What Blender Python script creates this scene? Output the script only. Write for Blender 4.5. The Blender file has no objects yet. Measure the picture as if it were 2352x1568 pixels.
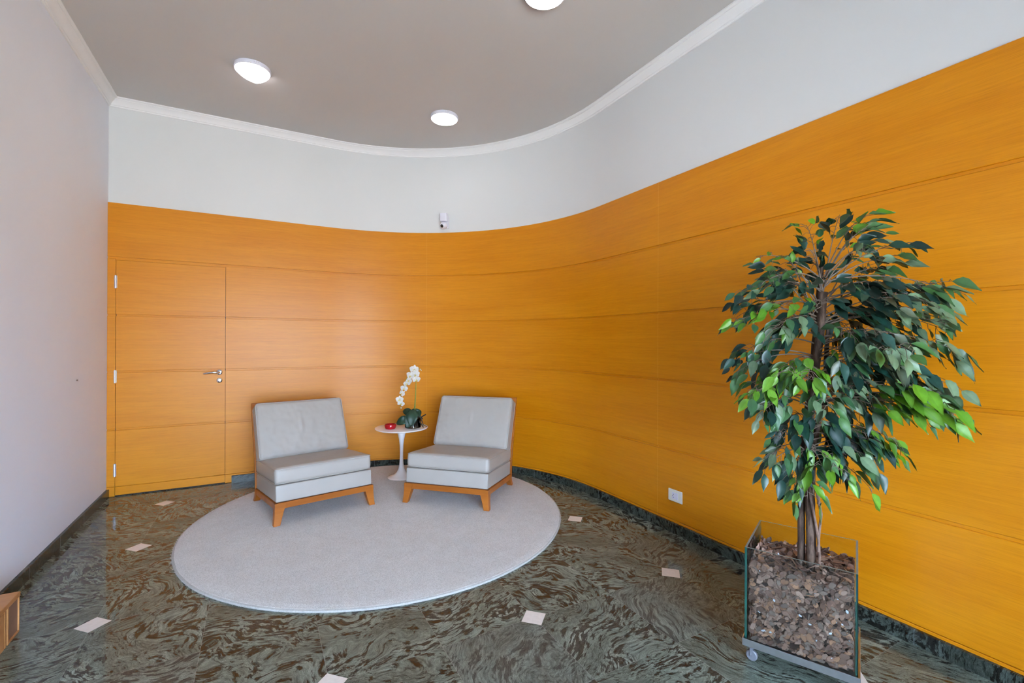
import bpy, bmesh, math, random
from mathutils import Vector, Matrix, noise as mnoise
random.seed(11)
PI = math.pi
sc = bpy.context.scene
C = sc.collection

# ------------------------------------------------------------------ camera, world, exposure
def make_camera():
    pitch, roll, yaw = math.radians(0.098), math.radians(0.221), math.radians(28.49)
    fw = Vector((math.sin(yaw)*math.cos(pitch), math.cos(yaw)*math.cos(pitch), math.sin(pitch)))
    r = Vector((math.cos(yaw), -math.sin(yaw), 0)); u = r.cross(fw)
    r2 = r*math.cos(roll)+u*math.sin(roll); u2 = -r*math.sin(roll)+u*math.cos(roll)
    cd = bpy.data.cameras.new('camera'); cam = bpy.data.objects.new('camera', cd); C.objects.link(cam)
    m = Matrix((r2, u2, -fw)).transposed().to_4x4(); m.translation = Vector((0, 0, 1.38))
    cam.matrix_world = m
    cd.sensor_width = 36; cd.sensor_fit = 'HORIZONTAL'; cd.lens = 1062.9/2352*36; cd.clip_start = .02
    sc.camera = cam
make_camera()
w = bpy.data.worlds.new('world'); sc.world = w; w.use_nodes = True
wbg = w.node_tree.nodes['Background']; wbg.inputs[1].default_value = 8.6
_tc = w.node_tree.nodes.new('ShaderNodeTexCoord'); _sp = w.node_tree.nodes.new('ShaderNodeSeparateXYZ'); _rp = w.node_tree.nodes.new('ShaderNodeValToRGB')
_mr = w.node_tree.nodes.new('ShaderNodeMapRange'); _mr.inputs['From Min'].default_value = -1
for a_, b_ in ((_tc.outputs['Generated'], _sp.inputs[0]), (_sp.outputs[2], _mr.inputs['Value']), (_mr.outputs[0], _rp.inputs[0]), (_rp.outputs[0], wbg.inputs[0])): w.node_tree.links.new(a_, b_)
_e = _rp.color_ramp.elements   # pale paving below the horizon, open blue-white sky above
_e[0].position = .47; _e[0].color = (.60, .60, .60, 1); _e[1].position = .53; _e[1].color = (.74, .93, 1.30, 1)
sc.view_settings.view_transform = 'Standard'; sc.view_settings.look = 'None'
sc.view_settings.gamma = 1; sc.view_settings.use_curve_mapping = False
sc.view_settings.exposure = 2.0
LAMP = 4.2
# the daylight opening in the wall behind the camera
WX0, WX1, WZ0, WZ1, WV = -1.05, 1.75, 0.05, 2.40, -2.4
pl = bpy.data.lights.new('window_portal', 'AREA'); pl.shape = 'RECTANGLE'; pl.size = WX1-WX0; pl.size_y = WZ1-WZ0
pl.cycles.is_portal = True
po = bpy.data.objects.new('window_portal', pl); C.objects.link(po)
po.location = ((WX0+WX1)/2, WV-.1, (WZ0+WZ1)/2); po.rotation_euler = (PI/2, 0, PI)

# ------------------------------------------------------------------ helpers
def tag(o, label=None, cat=None, group=None, kind=None):
    if label: o['label'] = label
    if cat: o['category'] = cat
    if group: o['group'] = group
    if kind: o['kind'] = kind
    return o
def empty(name, loc=(0, 0, 0), rz=0.0):
    o = bpy.data.objects.new(name, None); C.objects.link(o); o.location = loc; o.rotation_euler = (0, 0, rz)
    o.empty_display_size = .1
    return o
class MB:
    def __init__(s): s.v = []; s.f = []; s.m = []; s.uv = []; s.col = []
    def add(s, vs, fs, mi=0, uvs=None, col=None):
        b = len(s.v); s.v += [tuple(v) for v in vs]
        for k, f in enumerate(fs):
            s.f.append([b+i for i in f]); s.m.append(mi)
            s.uv.append([uvs[i] for i in f] if uvs else None); s.col.append(col)
    def box(s, c, d, mi=0, R=None):
        x, y, z = d[0]/2, d[1]/2, d[2]/2
        vs = [Vector((sx*x, sy*y, sz*z)) for sz in (-1, 1) for sx, sy in ((-1, -1), (1, -1), (1, 1), (-1, 1))]
        if R: vs = [R @ v for v in vs]
        vs = [v+Vector(c) for v in vs]
        s.add(vs, [(0, 3, 2, 1), (4, 5, 6, 7), (0, 1, 5, 4), (1, 2, 6, 5), (2, 3, 7, 6), (3, 0, 4, 7)], mi)
    def tube(s, pts, r, n=10, mi=0, cap=True, closed=False):
        pts = [Vector(p) for p in pts]; N = len(pts)
        rs = r if isinstance(r, (list, tuple)) else [r]*N
        vs = []; prev = None
        for i, p in enumerate(pts):
            if closed: t = (pts[(i+1) % N]-pts[i-1])
            else: t = (pts[min(i+1, N-1)]-pts[max(i-1, 0)])
            t.normalize()
            if prev is None:
                a = Vector((0, 0, 1)) if abs(t.z) < .9 else Vector((1, 0, 0))
                prev = (a-t*a.dot(t)).normalized()
            else:
                prev = (prev-t*prev.dot(t)).normalized()
            b = t.cross(prev)
            for k in range(n):
                an = 2*PI*k/n; vs.append(p+(prev*math.cos(an)+b*math.sin(an))*rs[i])
        fs = []
        for i in range(N if closed else N-1):
            for k in range(n):
                a, b_ = i*n+k, i*n+(k+1) % n; c, d = ((i+1) % N)*n+(k+1) % n, ((i+1) % N)*n+k
                fs.append((a, b_, c, d))
        if cap and not closed: fs += [tuple(range(n-1, -1, -1)), tuple((N-1)*n+k for k in range(n))]
        s.add(vs, fs, mi)
    def lathe(s, prof, c=(0, 0, 0), n=48, mi=0, R=None, capb=False, capt=False):
        vs = []
        for r, z in prof:
            for k in range(n):
                a = 2*PI*k/n; v = Vector((r*math.cos(a), r*math.sin(a), z))
                if R: v = R @ v
                vs.append(v+Vector(c))
        fs = [(i*n+k, i*n+(k+1) % n, (i+1)*n+(k+1) % n, (i+1)*n+k) for i in range(len(prof)-1) for k in range(n)]
        if capb: fs.append(tuple(range(n-1, -1, -1)))
        if capt: fs.append(tuple((len(prof)-1)*n+k for k in range(n)))
        s.add(vs, fs, mi)
    def sweep(s, path, sect, mi=0, closed_ends=True, uvz=True):
        """path: list of (x, y, nx, ny, arclength); sect: closed list of (offset along n, z)."""
        m = len(sect); vs = []; uvs = []
        for (x, y, nx, ny, t) in path:
            for (o, z) in sect:
                vs.append((x+nx*o, y+ny*o, z)); uvs.append((t, z))
        fs = []
        for i in range(len(path)-1):
            for k in range(m):
                fs.append((i*m+k, i*m+(k+1) % m, (i+1)*m+(k+1) % m, (i+1)*m+k))
        if closed_ends:
            fs.append(tuple(range(m-1, -1, -1))); fs.append(tuple((len(path)-1)*m+k for k in range(m)))
        s.add(vs, fs, mi, uvs)
    def build(s, name, mats, parent=None, smooth=True, auto=35, bevel=0):
        me = bpy.data.meshes.new(name); me.from_pydata(s.v, [], s.f)
        if not isinstance(mats, (list, tuple)): mats = [mats]
        for mt in mats: me.materials.append(mt)
        for p, mi in zip(me.polygons, s.m): p.material_index = mi
        if any(u is not None for u in s.uv):
            ul = me.uv_layers.new(name='UVMap')
            for p, u in zip(me.polygons, s.uv):
                if u:
                    for li, q in zip(p.loop_indices, u): ul.data[li].uv = q
        if any(c is not None for c in s.col):
            ca = me.color_attributes.new('Col', 'FLOAT_COLOR', 'CORNER')
            for p, c in zip(me.polygons, s.col):
                for li in p.loop_indices: ca.data[li].color = (*(c or (1, 1, 1)), 1)
        bm = bmesh.new(); bm.from_mesh(me); bmesh.ops.recalc_face_normals(bm, faces=bm.faces) if smooth != 'leaf' else None
        bm.to_mesh(me); bm.free()
        if smooth:
            for p in me.polygons: p.use_smooth = True
            if auto and smooth != 'leaf': me.set_sharp_from_angle(angle=math.radians(auto))
        o = bpy.data.objects.new(name, me); C.objects.link(o)
        if parent: o.parent = parent
        if bevel:
            b = o.modifiers.new('bevel', 'BEVEL'); b.width = bevel; b.segments = 2; b.limit_method = 'ANGLE'
        return o

class NT:
    def __init__(s, name):
        s.m = bpy.data.materials.new(name); s.m.use_nodes = True; s.t = s.m.node_tree
        s.b = s.t.nodes['Principled BSDF']; s.out = s.t.nodes['Material Output']
    def n(s, typ, **kw):
        nd = s.t.nodes.new(typ)
        for k, v in kw.items():
            if k.startswith('i_'): s.set(nd, k[2:], v)
            else: setattr(nd, k, v)
        return nd
    def set(s, nd, key, v):
        key = int(key) if str(key).isdigit() else key.replace('_', ' ')
        if isinstance(v, bpy.types.NodeSocket): s.t.links.new(v, nd.inputs[key])
        else: nd.inputs[key].default_value = v
    def math(s, op, a, b=None, c=None):
        nd = s.t.nodes.new('ShaderNodeMath'); nd.operation = op
        for i, v in enumerate((a, b, c)):
            if v is None: continue
            s.set(nd, str(i), v)
        return nd.outputs[0]
    def vm(s, op, a, b=None):
        nd = s.t.nodes.new('ShaderNodeVectorMath'); nd.operation = op
        s.set(nd, '0', a)
        if b is not None: s.set(nd, '1', b)
        return nd.outputs[0]
    def noise(s, vec, scale, detail=4, rough=.5, out=0, dist=0.0):
        nd = s.n('ShaderNodeTexNoise'); s.set(nd, 'Vector', vec); nd.inputs['Scale'].default_value = scale
        nd.inputs['Detail'].default_value = detail; nd.inputs['Roughness'].default_value = rough; nd.inputs['Distortion'].default_value = dist
        return nd.outputs[out]
    def ramp(s, fac, stops):
        nd = s.n('ShaderNodeValToRGB'); s.set(nd, 'Fac', fac); e = nd.color_ramp.elements
        while len(e) < len(stops): e.new(.5)
        for k, (p, c) in enumerate(stops): e[k].position = p; e[k].color = (*c, 1) if len(c) == 3 else c
        return nd.outputs[0]
    def mix(s, f, a, b, typ='MIX'):
        nd = s.n('ShaderNodeMix', data_type='RGBA', blend_type=typ)
        s.set(nd, '0', f)
        for k, v in ((6, a), (7, b)):
            if isinstance(v, tuple) and len(v) == 3: v = (*v, 1)
            s.set(nd, str(k), v)
        return nd.outputs[2]
    def bump(s, h, strength=.2, dist=.002):
        nd = s.n('ShaderNodeBump'); s.set(nd, 'Height', h); nd.inputs['Strength'].default_value = strength; nd.inputs['Distance'].default_value = dist
        s.t.links.new(nd.outputs[0], s.b.inputs['Normal'])
    def scale(s, vec, xyz): return s.vm('MULTIPLY', vec, xyz)
    @property
    def obj(s): return s.n('ShaderNodeTexCoord').outputs['Object']
    @property
    def uvc(s): return s.n('ShaderNodeTexCoord').outputs['UV']
    def fin(s, col=None, rough=.5, metal=0, spec=None, **kw):
        if col is not None:
            if isinstance(col, tuple): col = (*col[:3], 1)
            s.set(s.b, 'Base Color', col)
        s.set(s.b, 'Roughness', rough); s.set(s.b, 'Metallic', metal)
        if spec is not None: s.set(s.b, 'Specular IOR Level', spec)
        for k, v in kw.items(): s.set(s.b, k, v)
        return s.m

def mat_plain(name, col, rough=.5, metal=0, var=.04, scale=30, bump=0, **kw):
    n = NT(name); o = n.obj; nz = n.noise(o, scale, 3)
    dark = tuple(c*(1-var) for c in col); light = tuple(min(1, c*(1+var)) for c in col)
    c = n.ramp(nz, [(.3, dark), (.7, light)])
    if bump: n.bump(nz, bump, .001)
    return n.fin(c, rough, metal, **kw)

def mat_plaster(name, col):
    n = NT(name); o = n.obj
    big = n.noise(o, 1.3, 3); fine = n.noise(o, 220, 3, .6)
    c = n.ramp(big, [(.3, tuple(x*.975 for x in col)), (.7, col)])
    n.bump(fine, .12, .001)
    return n.fin(c, .62, spec=.3)

VJ = ((2.867, .35), (5.689, .5))
def mat_veneer(name, base, light, dark, coord='uv', rough=.36):
    n = NT(name); v = n.uvc if coord == 'uv' else n.obj
    # low broad figure, long streaks, fine pores, all running along x
    v1 = n.scale(v, (.55, 5.0, 5.0)); v2 = n.scale(v, (1.6, 60, 60)); v3 = n.scale(v, (9, 420, 420))
    wob = n.noise(n.scale(v, (.8, 2, 2)), 1.5, 2)
    wobv = n.n('ShaderNodeCombineXYZ'); n.set(wobv, 'Y', n.math('MULTIPLY', wob, 1.2))
    a = n.noise(n.vm('ADD', v1, wobv.outputs[0]), 1.4, 4, .55); b = n.noise(v2, 1.0, 4, .6); c = n.noise(v3, 1.0, 3, .6)
    col = n.ramp(a, [(.3, dark), (.5, base), (.72, light)])
    st = n.ramp(b, [(.35, (.86, .82, .74)), (.62, (1, 1, 1))])
    col = n.mix(.55, col, st, 'MULTIPLY')
    po_ = n.ramp(c, [(.36, (.72, .66, .55)), (.52, (1, 1, 1))])
    col = n.mix(.38, col, po_, 'MULTIPLY')
    if coord == 'uv':   # where two veneer sheets meet
        sx = n.n('ShaderNodeSeparateXYZ'); n.set(sx, '0', v); jn = None
        for s0, st_ in VJ:
            q = n.math('MULTIPLY', n.math('LESS_THAN', n.math('ABSOLUTE', n.math('SUBTRACT', sx.outputs[0], s0)), .0016), st_)
            jn = q if jn is None else n.math('ADD', jn, q)
        col = n.mix(jn, col, (.80, .42, .08))
    n.bump(c, .08, .0006)
    return n.fin(col, rough, spec=.31)

def mat_granite(name, tiles=True, dark=1.0):
    n = NT(name); o = n.obj; d = dark
    FX, FY, H = 1.2092, 1.9883, .96088/2
    sep = n.n('ShaderNodeSeparateXYZ'); n.set(sep, '0', o)
    if tiles:
        x = n.math('DIVIDE', n.math('SUBTRACT', sep.outputs[0], FX), H); y = n.math('DIVIDE', n.math('SUBTRACT', sep.outputs[1], FY), H)
        cx, cy = n.math('FLOOR', x), n.math('FLOOR', y); fx, fy = n.math('FRACT', x), n.math('FRACT', y)
        cell = n.n('ShaderNodeCombineXYZ'); n.set(cell, 'X', cx); n.set(cell, 'Y', cy)
        wn = n.n('ShaderNodeTexWhiteNoise', noise_dimensions='3D'); n.set(wn, 'Vector', cell.outputs[0])
        rot = n.n('ShaderNodeVectorRotate', rotation_type='Z_AXIS'); n.set(rot, 'Vector', o)
        n.set(rot, 'Angle', n.math('MULTIPLY', n.math('SUBTRACT', wn.outputs[0], .35), 2.6))
        c = n.vm('ADD', rot.outputs[0], n.scale(wn.outputs[1], (17, 23, 31)))
    else:
        c = n.vm('ADD', o, (3, 7, 1))
    warp = n.noise(c, 2.0, 2, .5, out=1); warp = n.scale(n.vm('SUBTRACT', warp, (.5, .5, .5)), (.52, .52, .52))
    c2 = n.vm('ADD', c, warp)
    warp2 = n.noise(c2, 8, 2, .5, out=1); c2 = n.vm('ADD', c2, n.scale(n.vm('SUBTRACT', warp2, (.5, .5, .5)), (.055, .055, .055)))
    v = n.noise(n.scale(c2, (1.3, 4.5, 3)), 1.3, 3, .5)
    blot = n.noise(n.scale(c2, (5.5, 17, 12)), 2.4, 5, .64)
    fine = n.noise(n.scale(c2, (9, 34, 16)), 3.4, 6, .72)
    lines = n.math('ABSOLUTE', n.math('SINE', n.math('MULTIPLY', v, 62)))
    zone = n.ramp(n.noise(c, 2.3, 2), [(.40, (0, 0, 0)), (.60, (1, 1, 1))])
    bg = n.ramp(n.math('ADD', n.math('MULTIPLY', v, .5), n.math('MULTIPLY', fine, .5)), [(.36, (.062*d, .072*d, .056*d)), (.50, (.150*d, .185*d, .150*d)), (.66, (.32*d, .385*d, .335*d))])
    dk = n.ramp(fine, [(.3, (.008*d, .005*d, .003*d)), (.7, (.030*d, .019*d, .012*d))])
    thr = n.math('ADD', blot, n.math('MULTIPLY', n.math('SUBTRACT', v, .5), .45))
    bm_ = n.ramp(thr, [(.515, (0, 0, 0)), (.575, (1, 1, 1))])
    lm = n.ramp(n.math('ADD', lines, n.math('MULTIPLY', n.math('SUBTRACT', fine, .5), .9)), [(.08, (1, 1, 1)), (.42, (0, 0, 0))])
    col = n.mix(n.math('MULTIPLY', bm_, .88), bg, dk)
    col = n.mix(n.math('MULTIPLY', n.math('MULTIPLY', lm, zone), .72), col, dk)
    if tiles:   # the slabs differ: some calm and grey, some strongly figured
        calm = n.ramp(wn.outputs[0], [(.12, (.45, .45, .45)), (.30, (0, 0, 0))])
        col = n.mix(calm, col, n.ramp(fine, [(.3, (.045, .050, .042)), (.7, (.16, .185, .165))]))
    sp = n.noise(o, 260, 2, .6); sp = n.ramp(sp, [(.36, (.6, .6, .6)), (.6, (1.12, 1.12, 1.12))])
    col = n.mix(.7, col, sp, 'MULTIPLY')
    rough = .035
    if tiles:
        ex = n.math('MINIMUM', fx, n.math('SUBTRACT', 1.0, fx)); ey = n.math('MINIMUM', fy, n.math('SUBTRACT', 1.0, fy))
        seam = n.math('LESS_THAN', n.math('MULTIPLY', n.math('MINIMUM', ex, ey), H), .0009)
        col = n.mix(n.math('MULTIPLY', seam, .4), col, (.33, .34, .32))
        def near(t):
            q = n.math('FRACT', n.math('ADD', n.math('MULTIPLY', t, .5), .5))
            return n.math('MULTIPLY', n.math('ABSOLUTE', n.math('SUBTRACT', q, .5)), 2*H)
        m = n.math('ADD', near(x), near(y))
        dot = n.math('LESS_THAN', m, .0713)
        cream = n.ramp(n.noise(o, 60, 4), [(.3, (.64, .585, .53)), (.7, (.71, .655, .60))])
        col = n.mix(dot, col, cream)
        r = n.math('MULTIPLY_ADD', dot, .25, rough)
        n.bump(n.noise(o, 2.0, 2), .012, .004)
        return n.fin(col, r, spec=.42)
    return n.fin(col, .22, spec=.25)

def mat_glass(name, tint=(.96, .98, .97), rough=.0):
    n = NT(name); t = n.t; t.nodes.remove(n.b)
    tr = n.n('ShaderNodeBsdfTransparent'); tr.inputs[0].default_value = (*tint, 1)
    gl = n.n('ShaderNodeBsdfGlossy'); gl.inputs['Roughness'].default_value = rough
    fr = n.n('ShaderNodeFresnel'); fr.inputs[0].default_value = 1.45
    mx = n.n('ShaderNodeMixShader'); t.links.new(fr.outputs[0], mx.inputs[0]); t.links.new(tr.outputs[0], mx.inputs[1]); t.links.new(gl.outputs[0], mx.inputs[2])
    t.links.new(mx.outputs[0], n.out.inputs[0]); return n.m

M = {}
M['plaster'] = mat_plaster('wall plaster', (.655, .665, .675))
M['plaster_left'] = mat_plaster('left wall plaster', (.80, .83, .91))
M['ceiling'] = mat_plaster('ceiling paint', (.56, .545, .535))
M['crown'] = mat_plaster('crown moulding paint', (.80, .80, .81))
M['veneer'] = mat_veneer('orange wood veneer', (.645, .236, .004), (.68, .262, .006), (.615, .214, .003))
M['gap'] = mat_plain('groove shadow wood', (.42, .17, .03), .6)
M['floor'] = mat_granite('green granite tiles')
M['base'] = mat_granite('green granite skirting', tiles=False, dark=.34)
M['grout'] = mat_plain('light grout', (.12, .14, .14), .7)
M['chairwood'] = mat_veneer('chair wood', (.37, .112, .012), (.45, .150, .020), (.28, .078, .009), coord='obj', rough=.38)
M['chrome'] = mat_plain('satin chrome', (.72, .74, .78), .2, 1)
M['steel'] = mat_plain('hinge steel', (.55, .56, .58), .32, 1)
M['alu'] = mat_plain('aluminium frame', (.60, .62, .64), .35, 1, var=.08)
M['white_gloss'] = mat_plain('glossy white lacquer', (.80, .77, .75), .12, var=.01)
M['white_plastic'] = mat_plain('white plastic', (.70, .70, .80), .4, var=.02)
M['cream_plastic'] = mat_plain('cream plastic', (.76, .74, .64), .4, var=.02)
M['black'] = mat_plain('black plastic', (.012, .012, .012), .15)
M['gap_dark'] = mat_plain('dark gap', (.03, .02, .015), .7)
M['glass'] = mat_glass('clear glass')
M['glass_edge'] = mat_plain('green glass edge', (.03, .16, .13), .15)
M['glass_rim'] = mat_plain('pale polished glass rim', (.20, .25, .23), .25)
M['caster'] = mat_plain('grey caster plastic', (.12, .125, .14), .5)
def mat_leather(name, c):
    n = NT(name); o = n.obj
    big = n.noise(o, 5, 4); fine = n.noise(o, 420, 3, .6); cr = n.noise(n.scale(o, (1, 1, .35)), 26, 4, .6)
    col = n.ramp(big, [(.3, tuple(x*.94 for x in c)), (.7, c)])
    h = n.math('ADD', n.math('MULTIPLY', fine, .35), n.math('MULTIPLY', cr, .8))
    n.bump(h, .16, .002)
    return n.fin(col, .42, spec=.4)
M['leather'] = mat_leather('grey leather', (.385, .353, .312))
M['piping'] = mat_leather('grey piping', (.415, .383, .342))
def mat_rug():
    n = NT('cream rug pile'); o = n.obj
    a = n.noise(o, 190, 3, .7); b = n.noise(o, 9, 4, .6); c = n.noise(o, 45, 4, .7)
    col = n.ramp(b, [(.3, (.595, .575, .545)), (.7, (.65, .635, .61))])
    col = n.mix(.7, col, n.ramp(a, [(.36, (.62, .60, .57)), (.58, (1.12, 1.12, 1.11))]), 'MULTIPLY')
    col = n.mix(.35, col, n.ramp(c, [(.3, (.78, .77, .75)), (.5, (1, 1, 1))]), 'MULTIPLY')
    n.bump(n.math('ADD', a, n.math('MULTIPLY', c, .6)), .7, .006)
    return n.fin(col, .95, spec=.1, Sheen_Weight=.3)
M['rug'] = mat_rug()
M['rug_edge'] = mat_plain('rug binding', (.40, .39, .36), .9, var=.12, scale=120, bump=.5)
def mat_emit():
    n = NT('lit lamp diffuser'); n.fin((.9, .9, .9), .4)
    n.b.inputs['Emission Color'].default_value = (1, .955, .97, 1); n.b.inputs['Emission Strength'].default_value = LAMP
    return n.m
M['emit'] = mat_emit()
def mat_attr(name, rough, spec=.4, trans=0.0):
    n = NT(name); a = n.n('ShaderNodeAttribute', attribute_name='Col')
    nz = n.noise(n.obj, 60, 3); col = n.mix(.5, a.outputs[0], n.ramp(nz, [(.3, (.75, .75, .75)), (.7, (1.15, 1.15, 1.15))]), 'MULTIPLY')
    n.fin(col, rough, spec=spec)
    if trans:
        tl = n.n('ShaderNodeBsdfTranslucent'); n.t.links.new(col, tl.inputs[0])
        mx = n.n('ShaderNodeMixShader'); mx.inputs[0].default_value = trans
        n.t.links.new(n.b.outputs[0], mx.inputs[1]); n.t.links.new(tl.outputs[0], mx.inputs[2]); n.t.links.new(mx.outputs[0], n.out.inputs[0])
    return n.m
M['leaf'] = mat_attr('ficus leaves', .38, .5, .18)
M['chips'] = mat_attr('bark chips', .75, .2)
M['petal'] = mat_attr('orchid petals', .5, .3, .25)
def mat_bark():
    n = NT('ficus bark'); o = n.obj
    a = n.noise(n.scale(o, (1, 1, .25)), 55, 5, .65); b = n.noise(o, 11, 2)
    col = n.ramp(a, [(.3, (.022, .013, .009)), (.5, (.070, .044, .032)), (.75, (.16, .11, .08))])
    col = n.mix(n.ramp(b, [(.70, (0, 0, 0)), (.72, (1, 1, 1))]), col, (.42, .20, .09))
    n.bump(a, .6, .006)
    return n.fin(col, .75, spec=.2)
M['bark'] = mat_bark()
M['twig'] = mat_plain('twig', (.13, .095, .07), .7, var=.25, scale=40)
M['vine'] = mat_plain('vine', (.16, .10, .075), .7, var=.25, scale=60, bump=.3)
M['orchid_leaf'] = mat_plain('dark orchid leaf', (.010, .038, .018), .48, var=.3, scale=14)
M['orchid_stem'] = mat_plain('orchid stem', (.22, .25, .02), .45, var=.2, scale=50)
M['root'] = mat_plain('dark roots', (.03, .02, .014), .7, var=.3)
def mat_red():
    n = NT('red glass'); return n.fin((.55, .004, .012), .06, Transmission_Weight=.35, IOR=1.5)
M['red'] = mat_red()
M['panel_red'] = mat_veneer('reddish wood panel', (.24, .135, .095), (.30, .17, .12), (.19, .10, .07), coord='obj')
M['cabwood'] = mat_veneer('low cabinet wood', (.52, .25, .09), (.60, .30, .115), (.44, .20, .065), coord='obj')

# ------------------------------------------------------------------ the room
V0, U0, UL, RR = 5.2774, 2.6571, -1.1899, 2.0225
ZT, ZC, ZTOP = 2.6022, 3.449, 3.525
VB = -2.4
G = [2.1158, 1.6074, 1.1034, .5943]
def plan(off=0.0, x0=UL, x1=None, ystop=VB, step=.03):
    """the curved wall in plan: straight along the door, a quarter arc, straight again. offset into the room, with inward normals and arclength"""
    pts = []; cx, cy = U0-RR, V0-RR; t = 0
    def put(x, y, nx, ny):
        pts.append((x+nx*off, y+ny*off, nx, ny, s_of(x, y)))
    def s_of(x, y):
        if x <= cx: return x-UL
        if y >= cy: return (cx-UL)+RR*math.atan2(x-cx, y-cy)
        return (cx-UL)+RR*PI/2+(cy-y)
    if x1 is not None and x1 <= cx:
        for k in range(2): put(x0+(x1-x0)*k, V0, 0, -1)
        return pts
    put(x0, V0, 0, -1)
    n = 60
    for k in range(n+1):
        a = PI/2*k/n; put(cx+RR*math.sin(a), cy+RR*math.cos(a), -math.sin(a), -math.cos(a))
    m = 8
    for k in range(1, m+1): put(U0, cy+(ystop-cy)*k/m, -1, 0)
    return pts

def S(o, label, cat): return tag(o, label, cat, kind='structure')
b = MB(); b.box(((U0+UL)/2, (V0+VB)/2, -.05), (U0-UL+1.0, V0-VB+1.0, .1)); S(b.build('floor', M['floor'], smooth=False), 'polished green veined granite floor with small cream corner squares', 'floor')
b = MB(); b.box(((U0+UL)/2, (V0+VB)/2, ZTOP+.05), (U0-UL+1.0, V0-VB+1.0, .1)); S(b.build('ceiling', M['ceiling'], smooth=False), 'plain pale grey ceiling with round lamps', 'ceiling')
b = MB(); b.box((UL-.1, (V0+VB)/2, ZTOP/2), (.2, V0-VB+.4, ZTOP)); S(b.build('wall_left', M['plaster_left'], smooth=False), 'plain off-white wall on the left', 'wall')
b = MB(); b.sweep(plan(0, ystop=VB-.2), [(-.017, 0), (-.017, ZTOP), (-.16, ZTOP), (-.16, 0)]); S(b.build('wall_back', M['plaster']), 'curved off-white plaster wall above the wood panelling', 'wall')
# wall behind the camera with the window opening
b = MB(); xa, xb = UL-.2, U0+.2; yc = VB-.1
b.box(((xa+WX0)/2, yc, ZTOP/2), (WX0-xa, .2, ZTOP)); b.box(((xb+WX1)/2, yc, ZTOP/2), (xb-WX1, .2, ZTOP))
b.box(((WX0+WX1)/2, yc, (ZTOP+WZ1)/2), (WX1-WX0, .2, ZTOP-WZ1)); b.box(((WX0+WX1)/2, yc, WZ0/2), (WX1-WX0, .2, WZ0))
S(b.build('wall_front', M['plaster'], smooth=False), 'off-white wall behind the viewpoint holding the large window', 'wall')
wt = S(empty('window_1', ((WX0+WX1)/2, yc, WZ0)), 'large glazed window in the wall behind the viewpoint', 'window')
b = MB(); W_, H_ = WX1-WX0, WZ1-WZ0
for x in (-W_/2+.03, -W_/6, W_/6, W_/2-.03): b.box((x, 0, H_/2), (.05, .06, H_))
for z in (.03, H_-.03): b.box((0, 0, z), (W_, .06, .05))
b.build('window_frame', M['alu'], wt, smooth=False)
b = MB(); b.box((0, 0, H_/2), (W_-.06, .006, H_-.06)); b.build('pane', M['glass'], wt, smooth=False)

# crown moulding
def crown_sect():
    P = [(0, 0), (.010, 0), (.013, .004), (.013, .012), (.020, .014), (.024, .022), (.036, .040), (.052, .052), (.056, .054), (.056, .060), (.064, .062), (.074, .066), (.074, .0745)]
    z0 = ZTOP-.0748
    s = [(o-.017, z0+z) for o, z in P]; s.append((-.025, ZTOP)); s.append((-.025, z0)); return s
b = MB(); path = plan(0, x0=UL, ystop=VB)
path = [(UL+.001, V0, 0, -1, 0)]+path[1:]
b.sweep(path, crown_sect())
s0 = [(o+.017, z) for o, z in crown_sect()]
b.sweep([(UL, VB, 1, 0, 0), (UL, V0, 1, 0, 7)], s0)
S(b.build('trim_1', M['crown'], auto=20), 'white crown moulding stepped along the ceiling edge', 'moulding')

# granite skirting
def base_mesh(path, o0=.0, th=.020, h=.070):
    b = MB()
    b.sweep(path, [(o0, .0), (o0+th, 0), (o0+th, h-.003), (o0+th-.003, h), (o0, h)], 0)
    return b
def seam(b, x, y, nx, ny, th=.020, h=.070, wd=.0016):
    R = Matrix.Rotation(math.atan2(ny, nx), 3, 'Z'); b.box((x+nx*(th/2+.0003), y+ny*(th/2+.0003), h/2+.0002), (th+.0002, wd, h), 1, R)
p_ = [q for q in plan(0, x0=-.245, ystop=VB)]
b = base_mesh(p_)
cx, cy = U0-RR, V0-RR
for k in range(19):
    a = math.radians(4+k*4.8); 
    seam(b, cx+RR*math.sin(a), cy+RR*math.cos(a), -math.sin(a), -math.cos(a))
for y in (3.10, 2.63, 2.17, 1.70, 1.235, .985, .51, .04, -.43): seam(b, U0, y, -1, 0)
S(b.build('baseboard_back', [M['base'], M['grout']], auto=30), 'dark green granite skirting along the curved panelling', 'baseboard')
b = base_mesh([(UL, VB, 1, 0, 0), (UL, V0-.0, 1, 0, 7)])
for y in (4.62, 4.15, 3.68, 3.21, 2.74): seam(b, UL, y, 1, 0)
S(b.build('baseboard_left', [M['base'], M['grout']], auto=30), 'dark green granite skirting along the left wall', 'baseboard')

# wood panelling: courses with recessed grooves, door opening left out
DX0, DX1, DZ = -1.1290, -.3030, 2.0960
def course(z0, z1, lip=.016): # room-facing face at offset 0, soft arrises
    e = .0025
    return [(-.0165, z0), (-.0165, z1), (-e, z1), (0, z1-e), (0, z0+e), (-e, z0)]
gh = .0085
zs = [(G[0]+gh, ZT), (G[1]+gh, G[0]-gh), (G[2]+gh, G[1]-gh), (G[3]+gh, G[2]-gh), (.0865, G[3]-gh), (.002, .0835)]
b = MB()
full = plan(0, x0=UL+.001)
L = plan(0, x0=UL+.001, x1=DX0-.003); Rg = plan(0, x0=DX1+.003)
for k, (z0, z1) in enumerate(zs):
    if k == 0: b.sweep(full, course(z0, z1))
    else: b.sweep(L, course(z0, z1)); b.sweep(Rg, course(z0, z1))
bk = lambda z0, z1: [(-.0160, z0), (-.0160, z1), (-.0100, z1), (-.0100, z0)]
b.sweep(full, bk(G[0]-.018, G[0]+.012), 0)
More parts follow.
